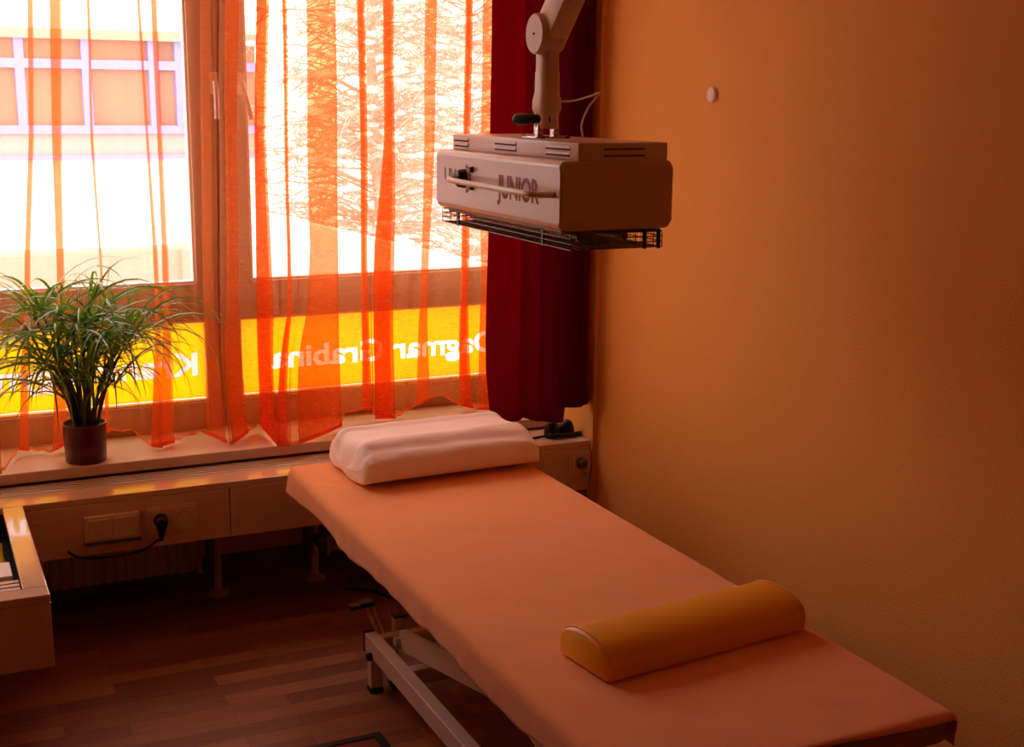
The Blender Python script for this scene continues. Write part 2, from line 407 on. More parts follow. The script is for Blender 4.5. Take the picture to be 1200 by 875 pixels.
def radiator(x0, x1, label):
    t = thing('radiator', label, 'radiator', ((x0+x1)/2, 4.16, .045))
    bm = B(); n = int((x1-x0)/.0333)
    prof = []
    for k in range(n):
        a = x0+(x1-x0)*k/n; w = (x1-x0)/n
        prof += [(a, 4.185), (a+w*.18, 4.177), (a+w*.62, 4.177), (a+w*.8, 4.185)]
    prof += [(x1, 4.185), (x1, 4.20), (x0, 4.20)]
    prism(bm, prof, .075, .395, 'Z'); obj('ribbed_panel', bm, 'rad', t)
    obj('side_cap', boxes((x1, x1+.012, 4.155, 4.245, .07, .40), bev=.002), 'rad', t)
    obj('side_cap', boxes((x0-.012, x0, 4.155, 4.245, .07, .40), bev=.002), 'rad', t)
    obj('wall_bracket', boxes((x1-.09, x1-.06, 4.2002, 4.2995, .2, .26)), 'rad', t); obj('wall_bracket', boxes((x0+.06, x0+.09, 4.2002, 4.2995, .2, .26)), 'rad', t)
radiator(.02, .80, 'long ribbed white radiator in shadow under the plug sockets')
radiator(1.262, 2.04, 'white radiator behind the head end of the couch')

# ------------------------------------------------------------ outlets
YPn = 3.812
def socket_bits(x, z, t, parent_label=None):
    bm = B(); prism(bm, rrect(x-.034, x+.034, z-.034, z+.034, .006, 3), YPn-.012, YPn-.0085, 'Y'); cv = obj('socket_cover', bm, 'plate', t)
    bm = B(); lathe(bm, [(.0215, -.0140), (.0215, -.0115), (.019, -.0115), (.018, -.0095), (0, -.0095)][::-1], 28, 'Y', (x, YPn, z)); obj('socket_well', bm, 'socket', cv, 40)
    bm = B()
    for s in (-1, 1): lathe(bm, [(0, -.0115), (.0026, -.0115), (.0026, -.009)], 10, 'Y', (x+s*.0095, YPn, z))
    obj('pin_hole', bm, 'dark', cv)
p1 = onY(187, 608, YPn); p2 = onY(214.5, 604.5, YPn); zc = (p1.z+p2.z)/2
so = thing('wall_socket', 'double power socket on the cover front with a black plug in it', 'socket', ((p1.x+p2.x)/2, YPn, zc-.04))
bm = B(); prism(bm, rrect(p1.x-.040, p2.x+.040, zc-.040, zc+.040, .006, 3), YPn-.0085, YPn, 'Y'); obj('frame', bm, 'plate', so)
socket_bits(p1.x, zc, so); socket_bits(p2.x, zc, so)
p3 = onY(681, 541, YPn)
p3.x = min(p3.x, XN-.044)
so = thing('wall_socket', 'single power socket at the right end of the cover, next to the orange wall', 'socket', (p3.x, YPn, p3.z-.04))
bm = B(); prism(bm, rrect(p3.x-.040, p3.x+.040, p3.z-.040, p3.z+.040, .006, 3), YPn-.0085, YPn, 'Y'); obj('frame', bm, 'plate', so)
socket_bits(p3.x, p3.z, so)
# surface box with two pairs of hinged flaps
q = onY(131, 616, YPn)
so = thing('socket_box', 'closed double socket box with flap lids left of the plug', 'socket box', (q.x, YPn, q.z-.045))
bm = B(); box(bm, q.x-.080, q.x+.080, YPn-.020, YPn, q.z-.040, q.z+.040, .004); obj('housing', bm, 'plate', so)
for s in (-1, 1):
    bm = B(); box(bm, q.x+s*.037-.033, q.x+s*.037+.033, YPn-.026, YPn-.0205, q.z-.030, q.z+.032, .002)
    for u in (-.012, .012): box(bm, q.x+s*.037+u-.001, q.x+s*.037+u+.001, YPn-.028, YPn-.0262, q.z-.026, q.z+.028, 0)
    obj('flap_lid', bm, 'plate', so)
obj('base_ledge', boxes((q.x-.082, q.x+.082, YPn-.024, YPn-.0005, q.z-.048, q.z-.0402), bev=.001), 'socket', so)

# plug and flex
cord = thing('power_cord', 'black plug and flex hanging from the double socket', 'cord', (p1.x, YPn-.02, zc))
bm = B(); lathe(bm, [(0, -.050), (.012, -.050), (.0185, -.040), (.0205, -.015), (.0195, -.0122), (0, -.0122)], 24, 'Y', (p1.x, YPn, zc))
tube(bm, smooth_path([(p1.x, YPn-.038, zc-.006), (p1.x-.001, YPn-.036, zc-.030), (p1.x-.003, YPn-.030, zc-.058)], 5), [.016, .0155, .015, .0135, .012, .011, .010, .009, .008, .007, .006], 12)
obj('plug', bm, 'black', cord, 60)
bm = B(); pp = [(p1.x-.003, YPn-.030, zc-.055)]
for u, v in ((183, 634), (170, 643), (150, 649), (120, 653), (100, 654), (87, 651)):
    w = onY(u, v, YPn-.022); pp.append(tuple(w))
pp.append((pp[-1][0]-.03, YPn+.03, pp[-1][2]+.012)); pp.append((pp[-1][0]-.08, YPn+.12, pp[-1][2]+.02))
tube(bm, smooth_path(pp), .0042, 8); obj('flex', bm, 'black', cord, 180)
# thin pale cord at the right socket
cord = thing('appliance_cord', 'thin pale cord from the right end socket down behind the couch', 'cord', (p3.x, YPn-.02, p3.z))
bm = B(); lathe(bm, [(0, -.034), (.012, -.034), (.017, -.028), (.0175, -.0122), (0, -.0122)], 20, 'Y', (p3.x+.002, YPn, p3.z)); obj('plug', bm, 'socket', cord, 50)
bm = B(); tube(bm, smooth_path([(p3.x+.010, YPn-.024, p3.z-.008), (p3.x+.022, YPn-.025, p3.z-.02), (p3.x+.024, YPn-.022, p3.z-.08), (p3.x+.024, YPn-.02, p3.z-.2), (p3.x+.025, YPn-.02, .03), (p3.x+.0, YPn-.05, .004), (p3.x-.2, YPn-.10, .004)]), .003, 8); obj('flex', bm, 'rad', cord, 180)

# ------------------------------------------------------------ protective goggles on the cover
gx, gy = 2.042, 3.90
gg = thing('goggles', 'small black protective goggles lying on the cover below the dark red curtain', 'goggles', (gx, gy, T))
for s in (-1, 1):
    bm = B(); c0 = Vector((gx+s*.030-.008, gy+.005, T))
    lathe(bm, [(0, .0), (.026, 0), (.028, .014), (.025, .036), (.018, .052), (.008, .058), (0, .058)], 24, 'Z', c0)
    obj('eye_cup', bm, 'black', gg, 60)
bm = B(); tube(bm, smooth_path([(gx-.060, gy, T+.010), (gx-.045, gy-.022, T+.012), (gx, gy-.032, T+.012), (gx+.045, gy-.022, T+.010), (gx+.068, gy-.012, T+.007)]), .0085, 10)
tube(bm, [(gx-.012, gy+.004, T+.028), (gx-.004, gy+.004, T+.028)], .008, 8); obj('rim', bm, 'black', gg, 180)
bm = B(); tube(bm, smooth_path([(gx-.058, gy+.002, T+.008), (gx-.09, gy+.01, T+.004), (gx-.14, gy+.0, T+.004), (gx-.20, gy+.01, T+.004)]), .004, 8); obj('strap', bm, 'black', gg, 180)

# ------------------------------------------------------------ sheer curtains
def interp(xs, ys, x):
    if x <= xs[0]: return ys[0]
    for i in range(len(xs)-1):
        if x <= xs[i+1]: return ys[i]+(ys[i+1]-ys[i])*(x-xs[i])/(xs[i+1]-xs[i])
    return ys[-1]
HEMX = [-80, 0, 10, 22, 30, 60, 74, 100, 126, 155, 178, 191, 212, 234, 250, 268, 286, 289, 303, 318, 333, 352, 375, 399, 404, 420, 436, 442, 462, 490, 515, 537, 560, 580]
HEMY = [575, 556, 545, 527, 527, 530, 520, 512, 506, 505, 524, 524, 514, 507, 510, 520, 524, 507, 497, 512, 530, 527, 516, 502, 486, 480, 478, 495, 490, 474, 462, 474, 480, 480]
LV = [2.55, None, None, None, None]
YS = 4.205
# fold: x_left,x_right at image heights 0,150,300,420, then at the hem, thickness of the pleat
LF = [((-70, -52), (-70, -52), (-72, -52), (-74, -54), (-78, -56)),
      ((-20, -10), (-20, -10), (-18, -8), (-16, -4), (-14, 2)),
      ((32, 39), (34, 40), (27, 34), (26, 34), (22, 34)),
      ((57, 72), (60, 72), (65, 74), (66, 78), (60, 80)),
      ((102, 105), (105, 108), (117, 119), (121, 124), (124, 129)),
      ((161, 164), (170, 172), (180, 185), (184, 190), (176, 190)),
      ((177, 184), (183, 188), (190, 197), (192, 202), (186, 204)),
      ((234, 246), (234, 247), (236, 248), (240, 254), (240, 264))]
RF = [((262, 279), (263, 277), (264, 277), (265, 280), (271, 290)),
      ((299, 314), (298, 311), (298, 316), (300, 322), (304, 332)),
      ((330, 334), (334, 337), (337, 340), (336, 341), (330, 345)),
      ((356, 392), (357, 393), (361, 396), (352, 396), (352, 400)),
      ((419, 427), (421, 428), (424, 430), (424, 432), (424, 434)),
      ((449, 461), (450, 461), (437, 461), (436, 460), (438, 462)),
      ((497, 510), (497, 509), (493, 501), (491, 500), (486, 502)),
      ((545, 552), (544, 550), (540, 548), (538, 546), (538, 552)),
      ((564, 576), (563, 577), (562, 575), (560, 575), (560, 580))]
ZI = [0, 150, 300, 420]
def col(xs, d, fold):            # xs: px at 4 image heights + hem px ; d depth offset
    return (xs, d, fold)
def build_sheer(name, label, folds, first, last, cm='sheer'):
    cols = [col(first, 0, 0)]
    prev = first
    for fi, f in enumerate(folds):
        xl = [q[0] for q in f]; xr = [q[1] for q in f]
        gap = xl[1]-prev[1]
        nm = max(1, int(gap/9))
        for k in range(1, nm+1):
            t = k/(nm+1); w = .010*math.sin(k*2.1+fi*1.3)*(1 if nm > 1 else .3)
            cols.append(col([a+(b-a)*t for a, b in zip(prev, xl)], w, 0))
        d = .011
        if xr[1]-xl[1] > 11 and xl[1] not in (60, 298):          # wide, softly laid pleats have three layers
            cols += [col(xl, -.002, 0), col(xr, -d, 1), col([a+(b-a)*.08 for a, b in zip(xl, xr)], .0, 1), col([b-(b-a)*.08 for a, b in zip(xl, xr)], d, 1)]
            prev = xr
            continue
        cols += [col(xl, -.002, 0), col(xr, -d, 1), col([a+(b-a)*.06 for a, b in zip(xl, xr)], -.003, 1), col([b-(b-a)*.10 for a, b in zip(xl, xr)], .003, 1),
                 col([a+(b-a)*.12 for a, b in zip(xl, xr)], .009, 1), col([b-(b-a)*.02 for a, b in zip(xl, xr)], d+.004, 1)]
        prev = xr
    nm = max(1, int((last[1]-prev[1])/9))
    for k in range(1, nm+1):
        t = k/(nm+1); cols.append(col([a+(b-a)*t for a, b in zip(prev, last)], .008*math.sin(k*2), 0))
    cols.append(col(last, 0, 0))
    zs = [2.55, 2.3, 2.05, 1.93, 1.8, 1.66, 1.52, 1.4, 1.28, 1.16, 1.04, .94, .86, .80, .75, .70, .65, .61, .575, .55, .532]
    rows = []
    zpx = [onY(300, v, YS).z for v in ZI]       # heights of the reference rows
    for j, z in enumerate(zs):
        row = []
        for ci, (xs, d, fo) in enumerate(cols):
            X4 = [onY(xs[k], ZI[k], YS).x for k in range(4)]
            X = interp([-z_ for z_ in zpx], X4, -z)
            Y = YS+d*(1+.25*math.sin(z*5+ci))+.007*math.sin(z*7+X*9)
            Z = z
            if z < .94:                          # swing out to the hem
                hx = xs[4]; hy = interp(HEMX, HEMY, hx)
                hp = onZ(hx, hy, .534)
                if hp.y > YS+.03:
                    hp = onY(hx, hy, YS+.015)
                hp.y = max(3.985, hp.y)
                if 66 < hx < 136: hp.y = max(hp.y, 4.185)
                if hp.x < .3 and hx < 60: pass
                hp.y += d*1.2
                t = (.94-z)/(.94-zs[-1]); e = t**1.8
                X = X+(hp.x-X)*t**1.15; Y = Y+(hp.y-Y)*e; Z = .94+(hp.z-.94)*t
            row.append(Vector((X, min(Y, 4.262), max(Z, .531))))
        rows.append(smooth_path(row, 4))
    bm = B(); V = [[bm.verts.new(p) for p in r] for r in rows]
    for a, b in zip(V, V[1:]):
        for k in range(len(a)-1):
            f = bm.faces.new((a[k], a[k+1], b[k+1], b[k]))
    o = obj(name, bm, cm, None, 180, origin=(rows[0][0].x, YS, .53)); tag(o, label, 'curtain')
    # stitched double hem along the bottom edge
    bm = B(); h0 = [bm.verts.new(p+Vector((0, -.0012, .001))) for p in rows[-1]]
    h1 = [bm.verts.new(p.lerp(q, .55)+Vector((0, -.0012, .001))) for p, q in zip(rows[-1], rows[-2])]
    for k in range(len(h0)-1): bm.faces.new((h0[k], h0[k+1], h1[k+1], h1[k]))
    obj('hem', bm, 'hem', o, 180)
    return o
build_sheer('sheer_curtain', 'orange sheer curtain hanging behind the potted plant, left of the window post', LF, [-95]*5, [254, 254, 254, 257, 267])
build_sheer('sheer_curtain', 'orange sheer curtain in the right window, beside the dark red drape', RF, [257, 257, 257, 260, 269], [579, 579, 577, 577, 583], 'sheer2')

# ------------------------------------------------------------ dark red drape
bm = B()
ncol = 220
zs = [2.55, 2.2, 2.0, 1.85, 1.7, 1.55, 1.4, 1.25, 1.1, .95, .85, .75, .68, .62, .58]
V = []
LEFT = [(0, 578), (140, 577), (300, 573), (420, 571), (470, 575), (490, 586)]
for z in zs:
    # left silhouette at this height
    y_l, y_r = 3.975, 3.832
    pyx = interp([-(onY(580, v, y_l).z) for v, _ in LEFT], [v for v, _ in LEFT], -z)
    xl = onY(interp([v for v, _ in LEFT], [x for _, x in LEFT], pyx), pyx, y_l).x
    xr = 2.1095
    row = []
    for k in range(ncol+1):
        t = k/ncol
        g = t**.8
        x = xl+(xr-xl)*t
        fl = 1+.15*math.sin(z*3)
        yc = interp([0, .25, .55, .75, .90, 1], [3.975, 3.95, 3.875, 3.806, 3.832, 3.868], t)
        ph = 2*math.pi*(.45+.9*t+5.2*t**2.2)
        amp = (.026*min(1, t*6+.15))*(1-.45*t)*min(1, (1-t)*7)
        y = yc+amp*math.sin(ph)*fl+.004*math.sin(9*z+t*7)
        w_ = min(1, max(0, (t-.38)/.15))*min(1, (1-t)*9); x += (.006+.022*w_)*math.cos(ph)
        zz = z
        if z < 1: 
            hem = .550+(.058 if t > .62 else 0)+.015*max(0, t-.2)
            zz = 1-(1-z)*(1-hem)/(1-zs[-1])if z < .95 else z
        row.append(bm.verts.new((min(x, 2.1105), min(y, 4.008), zz)))
    V.append(row)
for a, b in zip(V, V[1:]):
    for k in range(ncol): bm.faces.new((a[k], a[k+1], b[k+1], b[k]))
dr = obj('drape_curtain', bm, 'red', None, 180, origin=(1.95, 3.93, .55))
md = dr.modifiers.new('thick', 'SOLIDIFY'); md.thickness = .002
tag(dr, 'heavy dark red drape gathered in the window corner behind the hanging lamp', 'curtain')
# ceiling rail that carries all curtains
bm = B(); box(bm, XL+.01, XN-.005, 4.185, 4.225, 2.555, CE-.001, .003); box(bm, 1.70, XN-.005, 3.885, 3.99, 2.552, CE-.001, .003)
rl = obj('curtain_rail', bm, 'white', None, origin=(.9, 4.2, CE)); tag(rl, 'white curtain rail on the ceiling above the window', 'curtain rail')

# ------------------------------------------------------------ potted plant
PX, PY, PZ = .452, 4.092, .525
pl = thing('potted_plant', 'reed-like green plant with long arching leaves in an oxblood pot on the sill', 'plant', (PX, PY, PZ))
bm = B(); lathe(bm, [(0, 0), (.058, 0), (.062, .004), (.0645, .06), (.066, .119), (.0665, .124), (.063, .125), (.061, .118), (.060, .112), (0, .112)], 40, 'Z', (PX, PY, PZ)); obj('pot', bm, 'pot', pl, 45)
bm = B(); lathe(bm, [(0, .112), (.0595, .112), (.058, .118), (.03, .121), (0, .120)][1:], 24, 'Z', (PX, PY, PZ)); obj('soil', bm, 'soil', pl, 60)
rnd = random.Random(11)
sb = B(); lb = B()
def leaf(bm, base, azim, elev, L, w, droop, n=9):
    pts = []; p = Vector(base); e = elev; st = L/n
    for i in range(n+1):
        pts.append(p.copy())
        dy = math.sin(azim)*math.cos(e)
        d = Vector((math.cos(azim)*math.cos(e), dy*(.28 if dy > 0 else .75), math.sin(e)))
        p = p+d*st; e -= droop/n*(.5+1.2*i/n)
        if p.y > 4.165: p.y = 4.165
        if p.z < .540 and abs(p.y-4.1) < .12: p.z = .540
    side = Vector((-math.sin(azim), math.cos(azim), 0))
    sd = side*.75+Vector((0, 0, rnd.uniform(-.6, .6))); sd.normalize()
    prev = None
    for i, q in enumerate(pts):
        t = i/n; ww = w*(1-t)**.6*(.35+.65*min(1, t*5))
        a, c, b = q-sd*ww, q-Vector((0, 0, ww*.45)), q+sd*ww
        if i == n: cur = [bm.verts.new(q)]
        else: cur = [bm.verts.new(a), bm.verts.new(c), bm.verts.new(b)]
        if prev:
            if len(cur) == 3:
                bm.faces.new((prev[0], prev[1], cur[1], cur[0])); bm.faces.new((prev[1], prev[2], cur[2], cur[1]))
            else:
                bm.faces.new((prev[0], prev[1], cur[0])); bm.faces.new((prev[1], prev[2], cur[0]))
        prev = cur
for k in range(24):
    a = 2*math.pi*k/24+rnd.uniform(-.2, .2); r0 = rnd.uniform(.005, .045)
    h = rnd.uniform(.20, .37) if k % 3 else rnd.uniform(.12, .24)
    sp = rnd.uniform(.02, .13)
    b0 = Vector((PX+r0*math.cos(a), PY+r0*math.sin(a)*.8, PZ+.115))
    tp = Vector((b0.x+math.cos(a)*sp, min(b0.y+math.sin(a)*sp*.4, 4.15), PZ+.115+h))
    mid = b0.lerp(tp, .5)+Vector((math.cos(a)*-.01, 0, .01))
    path = smooth_path([b0, mid, tp], 5)
    tube(sb, path, [.0052-.0022*i/10 for i in range(11)], 7)
    # leaf sheaths along the cane
    for j in range(4):
        q = path[3+j*2]; leaf(lb, q, a+rnd.uniform(-1.3, 1.3), rnd.uniform(.9, 1.35), rnd.uniform(.16, .34), .0045, rnd.uniform(1.6, 3.0))
    nl = 11 if h > .2 else 8
    for j in range(nl):
        az = 2*math.pi*j/nl+rnd.uniform(-.3, .3)
        leaf(lb, tp-Vector((0, 0, rnd.uniform(0, .03))), az, rnd.uniform(.15, 1.1), rnd.uniform(.26, .48), rnd.uniform(.0045, .0078), rnd.uniform(1.5, 2.7))
# young upright leaves in the crown
for u, v, L in ((86, 300, .19), (92, 312, .15), (99, 305, .18), (114, 282, .25), (104, 318, .16), (129, 297, .22), (110, 322, .15), (120, 330, .13), (82, 322, .13), (96, 330, .13)):
    top = onY(u, v, 4.09); base = Vector((top.x*.7+PX*.3+rnd.uniform(-.01, .01), 4.08, top.z-L))
    d = top-base; leaf(lb, base, math.atan2(0, d.x), math.atan2(d.z, abs(d.x)), d.length, .0115, .05)
obj('stems', sb, 'stem', pl, 60); obj('foliage', lb, 'leaf', pl, 60)

# ------------------------------------------------------------ hanging UV lamp
LX0, LX1, LY0, LY1, LZ0, LZ1 = 1.241, 1.518, 2.40, 3.09, H-.270, H-.124
lamp = thing('therapy_lamp', 'cream box-shaped sun lamp hanging on a jointed arm over the couch', 'lamp', ((LX0+LX1)/2, (LY0+LY1)/2, LZ0))
bm = B(); prism(bm, rrect(LX0, LX1, LZ0, LZ1, .016), LY0, LY1, 'Y', .004); body = obj('housing', bm, 'lamp', lamp, 35)
bm = B(); prism(bm, rrect(LX0+.004, LX1-.004, LZ0+.004, LZ1-.004, .014), LY0-.0035, LY0-.0001, 'Y'); obj('end_cap', bm, 'lampend', body)
SX0, SX1, SY1, SZ = 1.284, 1.503, 3.085, H-.086
bm = B(); box(bm, SX0, SX1, LY0+.001, SY1, LZ1+.0002, SZ, .0025, 2); top = obj('top_housing', bm, 'lamp', lamp, 30)
for u0, u1 in ((528, 549), (580, 605), (640, 668)):
    a = min(onX(u0, 170, SX0).y, SY1-.012); b = onX(u1, 180, SX0).y
    for z in (SZ-.013, SZ-.026):
        bm = B(); box(bm, SX0-.0025, SX0-.0002, b, a, z-.001, z+.0045, .0008); obj('vent_louvre', bm, 'lamp', top)
        bm = B(); box(bm, SX0-.0008, SX0-.0001, b, a, z-.0042, z-.0012); obj('vent_slot', bm, 'dark', top)
for z in (SZ-.013, SZ-.027):
    bm = B(); box(bm, 1.345, 1.445, LY0+.0002, LY0+.0009, z-.0025, z+.0015); obj('vent_slot', bm, 'wire', top)
# handle, knob, switches, print on the side that faces the window wall corner
k0 = onX(544, 209, LX0)
bm = B(); lathe(bm, [(0, -.020), (.017, -.020), (.0205, -.016), (.0225, -.006), (.0235, -.0002), (0, -.0002)], 28, 'X', (LX0, k0.y, k0.z)); obj('knob', bm, 'black', lamp, 50)
hx = LX0-.045; e1 = onX(590, 219, hx); e2 = onX(643, 228.5, hx)
bm = B(); tube(bm, smooth_path([(LX0-.0005, k0.y, k0.z), (LX0-.030, k0.y-.002, k0.z), (hx, k0.y-.03, k0.z-.002), (hx, 2.62, k0.z-.005), (hx, 2.475, k0.z-.006), (hx+.012, 2.45, k0.z-.007), (LX0-.0005, 2.425, k0.z-.007)], 6), .0068, 12); obj('handle', bm, 'lamp', lamp, 180)
for dz in (.020, -.022):
    bm = B(); lathe(bm, [(0, -.010), (.006, -.010), (.0075, -.0002), (0, -.0002)], 16, 'X', (LX0, k0.y-.052, k0.z+dz+.004)); obj('dial', bm, 'black', lamp, 50)
bm = B()
for k in range(9):
    a = math.radians(-80+k*20)
    c = Vector((LX0-.0009, k0.y-.010-math.cos(a)*.026, k0.z+math.sin(a)*.030)); box(bm, c.x, c.x+.0008, c.y-.0045, c.y+.0045, c.z-.0045, c.z+.0045)
obj('print_emblem', bm, 'crimson', lamp)
def side_text(txt, y_far, y_near, z, capz, m, name):
    """text on the -X face of the lamp; reads from far (left in the photo) to near"""
    tb = B(); text_mesh(tb, txt, 0, 1, 0, 1, 0, .02, False)
    for v in tb.verts:
        x, zz, d = v.co.x, v.co.z, v.co.y
        v.co = Vector((LX0-.0006+d*.01, y_far+(y_near-y_far)*x, z+zz*capz))
    obj(name, tb, m, lamp)
t0 = onX(583, 220, LX0); t1 = onX(632, 226, LX0)
side_text('JUNIOR', t0.y, t1.y, k0.z-.030, .050, 'crimson', 'lettering')
side_text('UWE', onX(521, 206, LX0).y, k0.y-.006, k0.z-.010, .030, 'greyp', 'maker_lettering')
# wire guard under the housing
G0, G1, GY0, GY1, GZ = 1.262, 1.486, 2.385, 3.10, H-.309
gd = None
bm = B(); r = .0013
for x in [G0+(G1-G0)*k/10 for k in range(11)]:
    tube(bm, [(x, GY0, LZ0+.004 if False else GZ+.030), (x, GY0, GZ), (x, GY1, GZ), (x, GY1, GZ+.030)], r, 5)
for k in range(48):
    y = GY0+(GY1-GY0)*k/47; tube(bm, [(G0, y, GZ+.034), (G0, y, GZ), (G1, y, GZ), (G1, y, GZ+.034)], .0009, 4)
for z in (GZ+.012, GZ+.023, GZ+.034):
    tube(bm, [(G0, GY0, z), (G1, GY0, z), (G1, GY1, z), (G0, GY1, z), (G0, GY0, z)], .0014, 5)
gd = obj('wire_guard', bm, 'wire', lamp, 60)
for (x, y) in ((G0+.002, 3.00), (G0+.002, 2.52), (G1-.045, GY0-.001), (G1-.010, GY0-.001)):
    bm = B(); box(bm, x-.003, x+.003, y-.005, y+.005, GZ-.003, LZ0+.001, .001); obj('guard_clip', bm, 'black', gd)
bm = B(); prism(bm, rrect(LX0+.02, LX1-.02, LZ0-.010, LZ0+.001, .004, 2), LY0+.03, LY1-.03, 'Y'); obj('reflector', bm, 'wire', lamp)
for x in (1.32, 1.43):
    bm = B(); tube(bm, [(x, 2.45, LZ0-.020), (x, 3.04, LZ0-.020)], .009, 14); obj('lamp_tube', bm, 'wire', lamp, 60)
# pivot bracket, arm
AX, AY = 1.374, 2.73
bm = B()
for dx in (-.021, .021): box(bm, AX+dx-.007, AX+dx+.007, AY-.012, AY+.012, SZ, SZ+.030, .002)
box(bm, AX-.045, AX+.045, AY-.04, AY+.04, SZ, SZ+.004, .001); obj('pivot_bracket', bm, 'steel', lamp, 30)
for dx, dy in ((-.035, .05), (.035, -.04), (-.035, -.055)):
    bm = B(); lathe(bm, [(0, 0), (.005, 0), (.005, .006), (0, .008)], 12, 'Z', (AX+dx, AY+dy, SZ)); obj('bolt', bm, 'wire', lamp, 40)
kp = Vector((AX-.010, AY-.005, SZ+.044))
bm = B(); tube(bm, [(kp.x+.01, kp.y-.02, kp.z), (kp.x-.018, kp.y+.012, kp.z+.000), (kp.x-.022, kp.y+.016, kp.z), (kp.x-.042, kp.y+.050, kp.z-.002), (kp.x-.048, kp.y+.060, kp.z-.003)], [.0105, .0105, .0125, .0145, .009], 18); obj('clamp_knob', bm, 'black', lamp, 50)
bm = B()
def sect(z, w, d): return [(AX+p[0]*w, AY+p[1]*d, z) for p in rrect(-.5, .5, -.5, .5, .28, 4)]
lv = [(SZ+.022, .046, .056), (SZ+.055, .046, .060), (SZ+.066, .056, .068), (SZ+.085, .056, .068), (SZ+.105, .048, .056), (SZ+.150, .047, .055), (SZ+.152, .044, .052), (SZ+.250, .044, .052)]
rings = [[bm.verts.new(p) for p in sect(*l)] for l in lv]
for a, b in zip(rings, rings[1:]):
    n = len(a)
    for k in range(n): bm.faces.new((a[k], a[(k+1) % n], b[(k+1) % n], b[k]))
bm.faces.new(rings[0][::-1]); bm.faces.new(rings[-1])
obj('lower_arm', bm, 'arm', lamp, 40)
JZ = H+.150
bm = B(); lathe(bm, [(0, -.036), (.043, -.036), (.046, -.032), (.046, .020), (0, .020)], 40, 'X', (AX, AY, JZ)); obj('joint', bm, 'arm', lamp, 40)
bm = B(); lathe(bm, [(0, -.0375), (.003, -.0375), (.003, -.0355)], 12, 'X', (AX, AY, JZ)); obj('joint_screw', bm, 'dark', lamp)
a = Vector((AX+.006, AY+.022, JZ-.022)); b = Vector((AX+.006, AY-.50, JZ+.50))
bm = B(); beam(bm, a, b, .062, .078, .016, Vector((0, 0, 1))); obj('upper_arm', bm, 'arm', lamp, 40)
bm = B(); lathe(bm, [(0, -.04), (.05, -.04), (.05, .045), (0, .045)], 32, 'X', tuple(b)); tube(bm, [(b.x, b.y, b.z+.02), (b.x, b.y, CE-.02)], .026, 20); lathe(bm, [(0, CE-.03), (.06, CE-.03), (.08, CE-.001), (0, CE-.001)], 32, 'Z', (b.x, b.y, 0)); obj('ceiling_mount', bm, 'arm', lamp, 40)
bm = B()
tube(bm, smooth_path([onY(683, 160, 2.6), onY(682, 145, 2.6), onY(690, 125, 2.6), onY(703, 109, 2.6), onY(690, 113, 2.63), onY(672, 118, 2.68), onY(655, 119, 2.71)]), .0024, 8)
obj('lamp_cable', bm, 'white', lamp, 180)

# ------------------------------------------------------------ wall button
wb = onX(836, 111, XW)
bm = B(); lathe(bm, [(0, -.012), (.014, -.0115), (.0205, -.009), (.022, -.004), (.022, -.0002), (0, -.0002)], 32, 'X', tuple(wb)); o = obj('wall_button', bm, 'white', None, 50, origin=tuple(wb)); tag(o, 'small round white plastic cap on the orange wall', 'wall button')

# ------------------------------------------------------------ treatment couch
BX0, BX1, BY0, BY1, BT = .996, 1.688, 1.622, 3.69, .548
co = thing('treatment_couch', 'scissor-lift treatment couch with a cream steel frame under an orange sheet', 'couch', (1.34, 2.6, 0))
bm = B(); box(bm, BX0+.006, BX1-.006, BY0+.012, BY1-.006, BT-.068, BT-.004, .018, 4); obj('padded_top', bm, 'couchpad', co, 50)
bm = B(); box(bm, BX0+.05, BX0+.09, BY0+.10, BY1-.12, BT-.108, BT-.0685, .003); box(bm, BX1-.09, BX1-.05, BY0+.10, BY1-.12, BT-.108, BT-.0685, .003)
box(bm, BX0+.09, BX1-.09, BY0+.10, BY0+.14, BT-.108, BT-.0685, .003); box(bm, BX0+.09, BX1-.09, BY1-.16, BY1-.12, BT-.108, BT-.0685, .003); obj('upper_frame', bm, 'couch', co)
RZ0, RZ1 = .112, .166
for x in (1.083, 1.556):
    bm = B(); box(bm, x, x+.038, 1.80, 3.255, RZ0, RZ1, .004); rr = obj('base_rail', bm, 'couch', co)
    for ya, yb in ((3.2552, 3.264), (1.791, 1.7998)):
        bm = B(); box(bm, x-.001, x+.039, ya, yb, RZ0-.004, RZ1+.002, .002); obj('end_cap', bm, 'black', rr)
for y in (3.225, 2.99, 1.83):
    bm = B(); box(bm, 1.1212, 1.5558, y-.018, y+.018, RZ0+.006, RZ1-.004, .004); obj('cross_rail', bm, 'couch', co)
for x in (1.102, 1.575):
    for y in (3.222, 1.84):
        bm = B(); box(bm, x-.017, x+.017, y-.017, y+.017, .014, RZ0+.004, .003); lg = obj('leg', bm, 'couch', co)
        bm = B(); box(bm, x-.020, x+.020, y-.020, y+.020, 0, .0138, .004); obj('foot', bm, 'black', lg)
        bm = B(); lathe(bm, [(0, -.034), (.010, -.034), (.012, -.028), (.012, -.0195), (0, -.0195)], 16, 'X', (x, y-.028, .118)); obj('bolt', bm, 'black', lg, 50)
# transport wheels
for x in (1.155, 1.52):
    bm = B(); lathe(bm, [(0, -.010), (.030, -.010), (.034, -.006), (.034, .006), (.030, .010), (0, .010)], 28, 'X', (x, 3.215, .035)); wv = obj('castor', bm, 'black', co, 50)
    bm = B(); box(bm, x-.016, x-.0115, 3.20, 3.23, .03, .118, .001); box(bm, x+.0115, x+.016, 3.20, 3.23, .03, .118, .001); obj('castor_fork', bm, 'couch', wv)
